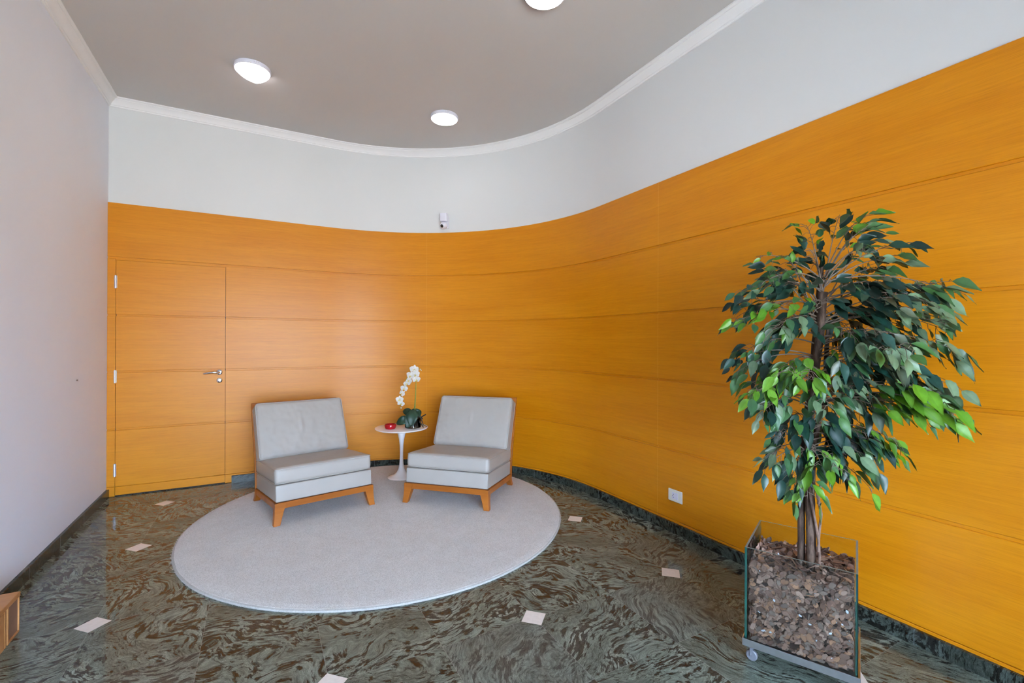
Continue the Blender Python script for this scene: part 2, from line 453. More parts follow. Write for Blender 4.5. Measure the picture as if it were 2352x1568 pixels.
for g in G[1:]+[.085]:
    b.sweep(L, bk(g-.012, g+.012), 0); b.sweep(Rg, bk(g-.012, g+.012), 0)
# faint vertical veneer joints
for (y, zz) in ((3.03, None),):
    pass
S(b.build('trim_2', M['veneer'], auto=30), 'orange wood veneer panelling in wide horizontal courses', 'panelling')

# door
d = S(empty('door_1', (DX0, V0, 0)), 'flush orange wood door set in the panelling beside the left wall', 'door')
b = MB(); DW = DX1-DX0
def dpath(x0, x1): return [(x0, 0, 0, -1, x0+DX0-UL), (x1, 0, 0, -1, x1+DX0-UL)]
dzs = [(G[1]+gh, DZ), (G[2]+gh, G[1]-gh), (G[3]+gh, G[2]-gh), (.0865, G[3]-gh), (.010, .0835)]
for z0, z1 in dzs: b.sweep(dpath(0, DW), course(z0, z1))
b.sweep(dpath(.002, DW-.002), [(-.0155, .012), (-.0155, DZ-.002), (-.010, DZ-.002), (-.010, .012)])
b.build('door_leaf', M['veneer'], d)
b = MB(); b.box((DW/2, .0175, DZ/2+.005), (DW+.012, .003, DZ+.018)); b.build('door_gap', M['gap_dark'], d, smooth=False)
for z in (1.902, 1.063, .234):
    b = MB(); b.tube([(-.003, -.006, z-.056), (-.003, -.006, z+.056)], .0065, 12)
    for k in range(5): b.tube([(-.003, -.006, z-.056+.028*k-.001), (-.003, -.006, z-.056+.028*k+.001)], .0072, 12)
    b.box((-.003, -.001, z), (.020, .002, .108)); b.build('hinge', M['steel'], d)
b = MB(); hx, hz = DW-.047, 1.080
Rx = Matrix.Rotation(PI/2, 3, 'X')
b.lathe([(.0, .012), (.018, .012), (.0245, .008), (.026, .0)], (hx, 0, hz), 28, R=Rx)
b.tube([(hx, -.008, hz), (hx, -.035, hz), (hx-.006, -.050, hz), (hx-.02, -.056, hz), (hx-.05, -.057, hz+.002), (hx-.085, -.054, hz-.002), (hx-.118, -.048, hz-.007), (hx-.126, -.046, hz-.009)],
       [.0095, .009, .010, .0115, .0115, .0095, .007, .004], 14)
b.build('handle', M['chrome'], d)
b = MB(); b.lathe([(.0, .010), (.016, .010), (.023, .006), (.025, 0)], (hx, 0, hz-.078), 28, R=Rx); b.box((hx, -.012, hz-.078), (.003, .006, .012)); b.build('lock', M['chrome'], d)

# ------------------------------------------------------------------ ceiling lamps
LD = .128
def lamp(x, y, label, sag=None):
    t = tag(empty('ceiling_lamp', (x, y, ZTOP)), label, 'ceiling lamp', 'round ceiling lamps')
    b = MB(); b.lathe([(LD, 0), (LD+.002, -.006), (LD+.002, -.024), (LD-.003, -.030), (LD-.006, -.030)], n=56)
    b.build('rim', M['white_plastic'], t)
    b = MB(); n = 56; prof = [(LD-.004, -.026), (LD-.010, -.034), (LD*.8, -.040), (LD*.5, -.044), (LD*.25, -.046), (.002, -.0465)]
    b.lathe(prof, n=n, capt=True)
    if sag is not None:
        nv = []
        for v in b.v:
            a = math.atan2(v[1], v[0]); dd = (a-sag+PI) % (2*PI)-PI; r = math.hypot(v[0], v[1])/LD
            nv.append((v[0], v[1], v[2]-.030*max(0, 1-abs(dd)/1.15)*r*r))
        b.v = nv
    b.build('diffuser', M['emit'], t)
    b = MB(); fa = math.atan2(-y, -x)
    for k in (-.02, .10, .22):
        a = fa+.1+k; b.box(((LD+.0022)*math.cos(a), (LD+.0022)*math.sin(a), -.012), (.002, .006, .006), 0, Matrix.Rotation(a, 3, 'Z'))
    b.build('vent_slot', M['steel'], t, smooth=False)
lamp(-.066, 4.165, 'round ceiling lamp with sagging diffuser, nearest the left wall', sag=math.radians(78))
lamp(1.525, 4.175, 'round ceiling lamp nearest the curved back wall, above the security camera')
lamp(1.512, 2.385, 'round ceiling lamp cut off by the top edge of the photo')

# ------------------------------------------------------------------ rug
def rug():
    t = tag(empty('round_rug', (.9013, 3.7855, 0)), 'large round cream pile rug under the two grey chairs', 'rug')
    R = 1.405; n = 360; b = MB()
    prof = [(R-.010, .014), (R-.016, .0165), (R-.022, .0150), (R-.030, .0175), (R-.06, .0174)]
    r = R-.06
    while r > .05: r -= .05; prof.append((max(r, .01), .0174))
    vs = []
    for j, (rr, z) in enumerate(prof):
        for k in range(n):
            a = 2*PI*k/n; w_ = 1+.0035*mnoise.noise(Vector((math.cos(a)*3, math.sin(a)*3, 1)))+.0012*mnoise.noise(Vector((math.cos(a)*30, math.sin(a)*30, 5)))
            vs.append((rr*w_*math.cos(a), rr*w_*math.sin(a), z+.0006*mnoise.noise(Vector((rr*9*math.cos(a), rr*9*math.sin(a), 0)))))
    m = len(prof); fs = [(i*n+k, i*n+(k+1) % n, (i+1)*n+(k+1) % n, (i+1)*n+k) for i in range(m-1) for k in range(n)]
    fs.append(tuple((m-1)*n+k for k in range(n))); b.add(vs, fs); b.build('pile', M['rug'], t, auto=60)
    b = MB(); vs = []
    prof = [(R-.02, 0), (R-.001, 0.0), (R+.002, .005), (R-.001, .011), (R-.011, .0142)]
    for j, (rr, z) in enumerate(prof):
        for k in range(n):
            a = 2*PI*k/n; w_ = 1+.0035*mnoise.noise(Vector((math.cos(a)*3, math.sin(a)*3, 1)))
            vs.append((rr*w_*math.cos(a), rr*w_*math.sin(a), z))
    b.add(vs, [(i*n+k, i*n+(k+1) % n, (i+1)*n+(k+1) % n, (i+1)*n+k) for i in range(len(prof)-1) for k in range(n)])
    for k in range(260):   # loose fibres at the binding
        a = random.uniform(0, 2*PI); rr = R+.0; q = Vector((rr*math.cos(a), rr*math.sin(a), random.uniform(.004, .012)))
        dv = Vector((math.cos(a+random.uniform(-.9, .9)), math.sin(a+random.uniform(-.9, .9)), random.uniform(-.3, .3)))*random.uniform(.004, .013)
        b.tube([q, q+dv*.6, q+dv+Vector((0, 0, -.002))], [.0012, .001, .0004], 4)
    b.build('binding', M['rug_edge'], t)
rug()

# ------------------------------------------------------------------ chairs
def rbox_axis(h, r, n):
    inner = [-(h-r)+2*(h-r)*i/n for i in range(n+1)]
    edge = [r*(1-math.cos(PI/2*k/4)) for k in range(0, 4)]   # near the face edge
    lo = [-h+e for e in edge]; hi = [h-e for e in reversed(edge)]
    return lo+inner+hi
def cushion(name, size, r, bulge, mat, parent, M4, wrinkle=.0, seed=0.0, pipe=True, n=(18, 18, 5), pw=.0042):
    hx, hy, hz = size[0]/2, size[1]/2, size[2]/2
    ax = [rbox_axis(hx, r, n[0]), rbox_axis(hy, r, n[1]), rbox_axis(hz, min(r, hz*.95), n[2])]
    h = (hx, hy, hz); b = MB()
    def shape(p):
        inner = [max(-(h[i]-r), min(h[i]-r, p[i])) for i in range(3)]
        dv = Vector([p[i]-inner[i] for i in range(3)])
        q = Vector(inner)+(dv.normalized()*r if dv.length > 1e-9 else dv)
        a, c_, e = q[0]/hx, q[1]/hy, q[2]/hz
        q.z += math.copysign(bulge*(max(0, 1-a*a)**.6)*(max(0, 1-c_*c_)**.6), e)*abs(e)
        q.x += math.copysign(bulge*.35*max(0, 1-e*e)*(1-.5*c_*c_), a)*abs(a)**4
        q.y += math.copysign(bulge*.35*max(0, 1-e*e)*(1-.5*a*a), c_)*abs(c_)**4
        if wrinkle:
            edge = max(abs(a), abs(c_))
            w_ = mnoise.noise(Vector((q.x*26+seed, q.y*26, e*1.3)))*.5+mnoise.noise(Vector((q.x*9+seed, q.y*5, e+seed)))
            q.z += math.copysign(wrinkle*w_*(.45+.55*edge**3), e)*abs(e)**2
            q.z += math.copysign(-wrinkle*.8*math.exp(-((q.x+.02*math.sin(seed))/.011)**2-((q.y-.02)/.07)**2), e)
        return M4 @ q
    for i, j, k in ((0, 1, 2), (1, 2, 0), (2, 0, 1)):
        for sgn in (-1, 1):
            A, B = ax[i], ax[j]; vs = []
            for a in A:
                for c_ in B:
                    p = [0, 0, 0]; p[i] = a; p[j] = c_; p[k] = sgn*h[k]; vs.append(shape(p))
            nb = len(B); fs = [(ii*nb+jj, (ii+1)*nb+jj, (ii+1)*nb+jj+1, ii*nb+jj+1) for ii in range(len(A)-1) for jj in range(nb-1)]
            b.add(vs, fs)
    o = b.build(name, mat, parent, auto=0)
    bm = bmesh.new(); bm.from_mesh(o.data); bmesh.ops.remove_doubles(bm, verts=bm.verts, dist=1e-5); bmesh.ops.recalc_face_normals(bm, faces=bm.faces); bm.to_mesh(o.data); bm.free()
    for p in o.data.polygons: p.use_smooth = True
    if pipe:
        b = MB(); cr = r*.9
        for zz in (-1, 1):
            pts = []
            for (sx, sy, a0) in ((1, 1, 0), (-1, 1, 90), (-1, -1, 180), (1, -1, 270)):
                for q in range(7):
                    a = math.radians(a0+90*q/6)
                    pts.append(M4 @ Vector((sx*(hx-cr)+cr*math.cos(a)-.0*sx, sy*(hy-cr)+cr*math.sin(a), zz*(hz-r*.32))))
            # extra points along straights
            full_ = []
            for q in range(len(pts)):
                a_, c_ = pts[q], pts[(q+1) % len(pts)]; full_.append(a_)
                if (c_-a_).length > .05:
                    for e in range(1, 5): full_.append(a_.lerp(c_, e/5))
            b.tube(full_, pw, 8, closed=True)
        b.build('piping', M['piping'], o)
    return o

def make_chair():
    t = empty('lounge_chair')
    W = .752; hw = W/2; D = .735
    tilt = math.atan2(.183-.122, .70)
    # wooden rails (top follows the tilt of the seat)
    def ztop(y): return .183-.0865*y
    b = MB(); th = .030
    def rail(x0, y0, x1, y1, x2, y2, x3, y3, hgt=.045):
        q = [(x0, y0), (x1, y1), (x2, y2), (x3, y3)]
        vs = [(x, y, ztop(y)-hgt) for x, y in q]+[(x, y, ztop(y)) for x, y in q]
        b.add(vs, [(0, 3, 2, 1), (4, 5, 6, 7), (0, 1, 5, 4), (1, 2, 6, 5), (2, 3, 7, 6), (3, 0, 4, 7)])
    rail(-hw, 0, hw, 0, hw, th, -hw, th)
    rail(-hw, 0, -hw+th, 0, -hw+th, D-.02, -hw, D-.02); rail(hw-th, 0, hw, 0, hw, D-.02, hw-th, D-.02); rail(-hw, D-.05, hw, D-.05, hw, D-.02, -hw, D-.02)
    rail(-hw+th, th, hw-th, th, hw-th, D-.05, -hw+th, D-.05, .012)
    b.build('seat_frame', M['chairwood'], t, smooth=False, bevel=.003)
    # sabre legs
    for sx in (-1, 1):
        for fr in (1, 0):
            b = MB(); vs = []; N = 11
            y0 = 0 if fr else D-.02; ztp = ztop(y0)-.002; f = -1 if fr else 1
            zb = .018 if True else 0
            for k in range(N):
                s = k/(N-1); z = ztp+(zb-ztp)*s
                kn = max(0, (s-.18)/.82)
                wx = .080-.034*kn**.52
                wy = .074-.032*kn**.52
                ox = .010*kn**2.0; oy = (.010 if fr else .022)*kn**2.0
                xo, yo = sx*(hw+.001+ox), y0+f*(.001+oy)
                xi, yi = xo-sx*wx, yo-f*wy
                vs += [(xo, yo, z), (xi, yo, z), (xi, yi, z), (xo, yi, z)]
            fs = [(i*4+k, i*4+(k+1) % 4, (i+1)*4+(k+1) % 4, (i+1)*4+k) for i in range(N-1) for k in range(4)]+[(0, 1, 2, 3), tuple((N-1)*4+k for k in (3, 2, 1, 0))]
            b.add(vs, fs); b.build('leg', M['chairwood'], t, auto=40, bevel=.0025)
    # upholstered base and seat cushion, tilted back
    T = Matrix.Translation((0, 0, .183)) @ Matrix.Rotation(-tilt, 4, 'X')
    cushion('seat_base', (W-.018, .685, .124), .010, .0, M['leather'], t, T @ Matrix.Translation((0, .012+.3425, .0645)), pipe=False, n=(8, 8, 3))
    cushion('seat_cushion', (W-.014, .695, .122), .030, .010, M['leather'], t, T @ Matrix.Translation((0, .012+.3475, .127+.063)), wrinkle=.0045, seed=3.1, pw=.0028, n=(40, 40, 4))
    # raked wooden back with its two posts
    b = MB(); pr = [(.722, .085), (.728, .21), (.762, .36), (.835, .60), (.903, .828)]; th = .020
    vs = []
    for y, z in pr: vs += [(-hw+.003, y, z), (hw-.003, y, z), (hw-.003, y+th, z), (-hw+.003, y+th, z)]
    N = len(pr); b.add(vs, [(i*4+k, i*4+(k+1) % 4, (i+1)*4+(k+1) % 4, (i+1)*4+k) for i in range(N-1) for k in range(4)]+[(3, 2, 1, 0), tuple((N-1)*4+k for k in range(4))])
    b.build('back_board', M['chairwood'], t, auto=30, bevel=.003)
    # loose back cushion
    ang = math.radians(24.5)
    A0 = Vector((0, .556, .395)); up = Vector((0, math.sin(ang), math.cos(ang))); out = Vector((0, -math.cos(ang), math.sin(ang)))
    hgt, thk = .490, .135
    cen = A0+up*(hgt/2)-out*(thk/2)
    R4 = Matrix(((1, 0, 0), (0, up.y, out.y), (0, up.z, out.z))).to_4x4()
    bc = cushion('back_cushion', (W-.016, hgt, thk), .026, .020, M['leather'], t, Matrix.Translation(cen) @ R4, wrinkle=.0130, seed=7.7, pw=.0030, n=(52, 38, 4))
    return t
chair = make_chair()
tag(chair, 'grey leather armless lounge chair nearest the door, to the left of the side table', 'chair', 'grey lounge chairs on the rug')
def copy_tree(o, parent=None):
    c = o.copy(); C.objects.link(c); c.parent = parent
    for ch in list(o.children): copy_tree(ch, c)
    return c
chair2 = copy_tree(chair)
tag(chair2, 'grey leather armless lounge chair to the right of the side table, turned towards the left', 'chair', 'grey lounge chairs on the rug')
# the seat front midpoint and the heading
def put_chair(o, mx, my, deg): o.location = (mx, my, 0); o.rotation_euler = (0, 0, math.radians(deg-90))
put_chair(chair, (.098+.84)/2-.004, (3.803+3.94)/2+.022, 100.9)
put_chair(chair2, (1.608+1.059)/2+.014, (3.358+3.887)/2+.014, 46.2)

# ------------------------------------------------------------------ side table
TX, TY, TZ = 1.252, 4.635, .520
t = tag(empty('side_table', (TX, TY, .0182)), 'small round white pedestal table between the two grey chairs', 'side table')
b = MB(); b.lathe([(.0, .503), (.252, .503), (.259, .501), (.262, .497), (.258, .492), (.235, .484), (.03, .480), (0, .480)], n=64); b.build('tabletop', M['white_gloss'], t, auto=30)
b = MB(); b.lathe([(0, 0), (.132, 0), (.136, .003), (.130, .008), (.105, .016), (.070, .030), (.046, .052), (.030, .085), (.021, .13), (.017, .19), (.0165, .25), (.019, .32), (.026, .38), (.037, .43), (.050, .465), (.062, .482)], n=48); b.build('pedestal', M['white_gloss'], t, auto=50)
ZT_ = .0182+.503
b = MB(); ax, ay = TX-.123, TY-.044
b.lathe([(0, .0), (.044, 0), (.050, .006), (.055, .022), (.0565, .038), (.053, .046), (.047, .046), (.044, .036), (.038, .020), (.0, .017)], n=40)
o = b.build('ashtray', M['red'], auto=50); o.location = (ax, ay, ZT_+.0005); tag(o, 'small round red glass ashtray on the white side table', 'ashtray')

# orchid in a clear glass pot
def frame_pt(base, a, z, dpt):
    """a to the right, dpt away, seen from the middle of the room"""
    r = Vector((.879, -.477, 0)); f = Vector((.477, .879, 0)); return Vector(base)+r*a+f*dpt+Vector((0, 0, z))
OX = frame_pt((TX, TY, ZT_), .118, 0, -.02)
po_ = tag(empty('potted_orchid', OX), 'white artificial orchid with dark leaves in a clear glass pot on the side table', 'orchid')
F = lambda a, z, dd=0: frame_pt((0, 0, 0), a, z, dd)
b = MB(); b.lathe([(0, .001), (.074, .001), (.079, .006), (.079, .092), (.0765, .094), (.0745, .090), (.0745, .010), (0, .009)], n=48); b.build('glass_pot', M['glass'], po_, auto=40)
b = MB()
for k in range(46):
    a = random.uniform(-.055, .055); dd = random.uniform(-.04, .04); pts = []
    q = F(a, .012, dd)
    for j in range(7):
        pts.append(q.copy()); q = q+Vector((random.uniform(-.02, .02), random.uniform(-.02, .02), random.uniform(.002, .020)))
        if math.hypot(q.x, q.y) > .066: q.x *= .85; q.y *= .85
    b.tube(pts, [.005]*6+[.003], 6)
for pts in ([(.03, .10, 0), (.06, .12, -.02), (.085, .10, -.03), (.10, .06, -.03), (.112, .03, -.03), (.15, .012, -.03)], [(.05, .11, 0), (.08, .10, 0), (.115, .125, -.02), (.135, .135, -.03)], [(.05, .10, -.01), (.075, .06, -.02), (.10, .02, -.02), (.112, .004, -.02)],
            [(.03, .13, 0), (.06, .13, 0), (.08, .10, 0), (.10, .085, 0)]):
    b.tube([F(*p) for p in pts], [.006, .007, .006, .005, .0035, .0025][:len(pts)], 7)
b.build('roots', M['root'], po_)
def blade(b, base, tip, width, up, curl=.02, n=9, cup=.15, mi=0, col=None):
    base, tip = Vector(base), Vector(tip); ax = tip-base; Ln = ax.length; axn = ax.normalized(); side = axn.cross(Vector(up)).normalized(); nn = side.cross(axn)
    vs = []
    for k in range(n+1):
        s = k/n; wd = width*math.sin(PI*min(1, s*.93+.05))**.7*.5; c_ = base+ax*s+nn*(math.sin(PI*s)*curl)
        for j in (-1, -.5, 0, .5, 1): vs.append(c_+side*wd*j+nn*(abs(j)**1.5*wd*cup*2))
    b.add(vs, [(k*5+j, k*5+j+1, (k+1)*5+j+1, (k+1)*5+j) for k in range(n) for j in range(4)], mi, None, col)
for bs, tp, wd, cl in (((-.005, .10, -.03), (-.15, .045, -.06), .085, .045), ((0, .13, -.0), (-.105, .165, .03), .075, .02), ((.0, .165, -.03), (-.035, .012, -.10), .10, .02), ((.015, .185, -.03), (.005, .03, -.11), .105, .03), ((.03, .155, -.0), (.085, .115, -.05), .05, .01), ((-.01, .18, 0), (.06, .10, .05), .09, .03)):
    b = MB(); blade(b, F(*bs), F(*tp), wd, (-.3, -.9, .35), cl, 12); o = b.build('leaf', M['orchid_leaf'], po_, smooth='leaf')
    sm = o.modifiers.new('s', 'SOLIDIFY'); sm.thickness = .002
b = MB(); b.tube([F(.020, .05), F(.020, .18), F(.026, .33), F(.030, .45), F(.030, .56, -.01), F(.018, .61, -.02), F(-.008, .60, -.03), F(-.045, .52, -.03), F(-.085, .43, -.03), F(-.115, .34, -.03), F(-.125, .25, -.03), F(-.120, .205, -.03)], [.0055, .0055, .005, .0042, .004, .0035, .003, .0028, .0025, .0022, .002, .002], 8)
b.tube([F(.030, .56, -.01), F(.05, .592, -.02), F(.072, .590, -.03), F(.088, .575, -.03)], [.002, .0016, .0014, .001], 6)
b.tube([F(.010, .05, .01), F(.012, .2, .01), F(.022, .33, .008), F(.028, .44, .005)], [.004, .004, .0035, .003], 8)
b.build('stem', M['orchid_stem'], po_)
def flower(pos, nrm, sz, roll=0.0):
    b = MB(); nrm = Vector(nrm).normalized(); a = Vector((0, 0, 1)); rt = nrm.cross(a).normalized(); upv = rt.cross(nrm)
    pos = Vector(pos)
    for ang, ln, wd in ((90, 1, .62), (210, .95, .6), (330, .95, .6), (12, 1.05, 1.1), (168, 1.05, 1.1)):
        an = math.radians(ang)+roll; dv = rt*math.cos(an)+upv*math.sin(an)
        blade(b, pos+dv*.002, pos+dv*sz*ln+nrm*(.004 if wd > 1 else -.002), sz*wd, nrm, .004, 6, -.12, col=(.78, .77, .72))
    for an in (-.6, .6, 0):
        dv = (upv*-1*math.cos(an)+rt*math.sin(an)); blade(b, pos+nrm*.003, pos+dv*sz*.42+nrm*.012, sz*.3, nrm, .006, 4, -.3, col=(.72, .62, .22))
    b.build('flower', M['petal'], po_, smooth='leaf')
tc = Vector((-.32, -.92, .08))
for (a, z, dd), nr, sz, rl in (((.018, .585, -.03), (-.35, -.9, .1), .046, .1), ((.028, .535, -.045), (-.2, -.95, .0), .047, -.2), ((-.015, .525, -.05), (-.7, -.7, .0), .044, .3), ((.040, .485, -.04), (.1, -.95, -.1), .042, .0), ((-.030, .475, -.04), (-.8, -.5, .2), .040, .5),
                     ((-.052, .445, -.04), (-.7, -.7, .1), .038, -.3), ((-.080, .395, -.04), (-.5, -.8, .2), .038, .2), ((-.100, .345, -.04), (-.6, -.6, .5), .036, .7), ((-.125, .285, -.04), (-.4, -.9, .1), .038, 0), ((-.112, .245, -.04), (-.1, -.95, -.1), .036, .4), ((-.128, .262, -.02), (-.9, -.3, .0), .034, .1)):
    flower(F(a, z, dd), nr, sz, rl)
budm = mat_plain('bud', (.62, .62, .45), .5)
for (a, z, s_) in ((.060, .590, .010), (.078, .585, .008), (.088, .575, .006), (-.112, .200, .008)):
    b = MB(); b.lathe([(.001, -s_), (s_*.6, -s_*.5), (s_*.7, 0), (s_*.5, s_*.7), (.001, s_)], F(a, z, -.03), 10); b.build('bud', budm, po_)

# ------------------------------------------------------------------ security camera on the curved wall
ca = math.atan2(1.8035-(U0-RR), 4.9052-(V0-RR)); px, py = (U0-RR)+(RR+.010)*math.sin(ca), (V0-RR)+(RR+.010)*math.cos(ca)
t = tag(empty('security_camera', (px, py, 2.76), -ca), 'small white security camera mounted on the plaster just above the panelling', 'camera')
b = MB(); b.box((0, -.006, -.045), (.085, .012, .135)); b.build('mounting_plate', M['white_plastic'], t, smooth=False, bevel=.004)
b = MB(); b.box((0, -.050, .004), (.074, .082, .086), 0, Matrix.Rotation(math.radians(12), 3, 'X')); b.build('housing', M['white_plastic'], t, smooth=False, bevel=.006)
b = MB(); bc = Vector((.0, -.055, -.088)); rb = .041
b.lathe([(.001, -rb)]+[(rb*math.sin(PI*k/14), -rb*math.cos(PI*k/14)) for k in range(1, 14)]+[(.001, rb)], bc, 28); b.build('ball', M['white_plastic'], t, auto=80)
b = MB(); dirn = Vector((-.32, -.86, -.35)).normalized(); Rl = dirn.to_track_quat('Z', 'Y').to_matrix()
b.lathe([(.017, rb*.80), (.0185, rb*.99), (.013, rb*1.04), (.001, rb*1.06)], bc, 24, R=Rl); b.build('lens', M['black'], t)
b = MB(); b.lathe([(.026, rb*.80), (.026, rb*.9), (.0185, rb*.985)], bc, 28, R=Rl); b.build('lens_ring', M['white_plastic'], t)

# ------------------------------------------------------------------ power outlet on the panelling
t = tag(empty('power_outlet', (U0, 2.390, .268)), 'cream rectangular power outlet on the panelling low beside the plant', 'outlet')
b = MB(); b.box((-.004, 0, 0), (.008, .126, .086)); b.build('plate', M['cream_plastic'], t, smooth=False, bevel=.003)
b = MB(); b.box((-.0085, 0, 0), (.002, .056, .050)); o = b.build('socket_face', M['white_plastic'], t, smooth=False, bevel=.0008)
b = MB(); Ry = Matrix.Rotation(-PI/2, 3, 'Y')
for y, z in ((.012, .010), (.012, -.012), (.020, -.001)): b.lathe([(.0001, .0006), (.0030, .0006), (.0030, 0)], (-.0096, y, z), 10, R=Ry)
b.build('pin_hole', M['black'], t)

b = MB(); b.lathe([(.0001, .010), (.005, .009), (.006, .004), (.003, .0)], (UL, 4.511, 1.089), 14, R=Matrix.Rotation(PI/2, 3, 'Y')); o = b.build('wall_plug', mat_plain('brown plug', (.18, .13, .11), .6)); tag(o, 'tiny brown plug in the plain left wall', 'wall plug')

# ------------------------------------------------------------------ low wooden cabinet at the left edge
t = tag(empty('low_wooden_cabinet', (-1.0, 3.052, 0)), 'low orange wood cabinet corner at the left wall, cut off by the photo edge', 'cabinet')
H1 = .188
b = MB(); b.box((-.083, -.82, H1-.011), (.166, 1.64, .022)); b.build('top', M['cabwood'], t, smooth=False, bevel=.002)
b = MB(); b.box((-.083, -.823, (H1-.022)/2), (.150, 1.634, H1-.022)); b.build('carcass', M['panel_red'], t, smooth=False, bevel=.001)
b = MB(); b.box((-.006, -.118, (H1-.024)/2), (.010, .010, H1-.024)); b.box((-.006, -.144, (H1-.024)/2), (.010, .012, H1-.024)); b.box((-.006, -.062, .004), (.010, .104, .006)); b.box((-.008, -.0035, (H1-.024)/2), (.010, .005, H1-.024)); b.build('edge_strip', M['cabwood'], t, smooth=False)
b = MB(); b.box((-.007, -.62, (H1-.024)/2), (.014, .92, H1-.024)); b.build('door', M['cabwood'], t, smooth=False, bevel=.002)

# ------------------------------------------------------------------ glass planter
PA = Vector((1.855, 1.287, 0)); ang = math.radians(-65.25); ex = Vector((math.cos(ang), math.sin(ang), 0)); ey = Vector((-math.sin(ang), math.cos(ang), 0))
BW, BD, ZB, ZG = .396, .385, .090, .493
t = tag(empty('glass_planter', PA+ex*BW/2+ey*BD/2, ang), 'square clear glass planter on an aluminium wheeled base, full of bark chips', 'planter')
g = .008
for name, c, dm in (('glass_pane', (0, -BD/2+g/2, 0), (BW, g, 0)), ('glass_pane', (0, BD/2-g/2, 0), (BW, g, 0)), ('glass_pane', (-BW/2+g/2, 0, 0), (g, BD-2*g, 0)), ('glass_pane', (BW/2-g/2, 0, 0), (g, BD-2*g, 0))):
    b = MB(); hh = ZG-ZB; b.box((c[0], c[1], ZB+hh/2), (dm[0], dm[1], hh))
    big = 1 if dm[0] > dm[1] else 0
    b.m = [1 if abs(Vector(((0, 0, -1), (0, 0, 1), (0, -1, 0), (1, 0, 0), (0, 1, 0), (-1, 0, 0))[i])[0 if big else 1]) > .5 or i < 1 else 0 for i in range(6)]
    b.m[0] = 1; b.m[1] = 2
    b.build(name, [M['glass'], M['glass_edge'], M['glass_rim']], t, smooth=False)
b = MB(); fr = .006
for sx, sy, lx, ly in ((0, -1, BW+.016, .003), (0, 1, BW+.016, .003), (-1, 0, .003, BD+.016), (1, 0, .003, BD+.016)):
    b.box((sx*(BW/2+.0065), sy*(BD/2+.0065), .0855), (lx, ly, .030))
b.box((0, 0, .083), (BW+.012, BD+.012, .006)); b.box((0, 0, .0885), (BW-.02, BD-.02, .004)); b.build('base_frame', M['alu'], t, smooth=False)
for sx in (-1, 1):
    for sy in (-1, 1):
        b = MB(); x, y = sx*(BW/2-.025), sy*(BD/2-.022)
        b.tube([(x, y, .080), (x, y, .064)], .012, 14); b.box((x, y, .062), (.030, .028, .005)); b.box((x, y+.0115, .042), (.012, .002, .042)); b.box((x, y-.0115, .042), (.012, .002, .042)); b.tube([(x, y-.0135, .0234), (x, y+.0135, .0234)], .0045, 12)
        b.build('caster', M['caster'], t, smooth=False)
        b = MB(); b.lathe([(.004, -.0085), (.019, -.0085), (.0230, -.005), (.0230, .005), (.019, .0085), (.004, .0085)], (x, y, .0234), 32, R=Matrix.Rotation(PI/2, 3, 'X')); b.build('wheel', M['caster'], t)
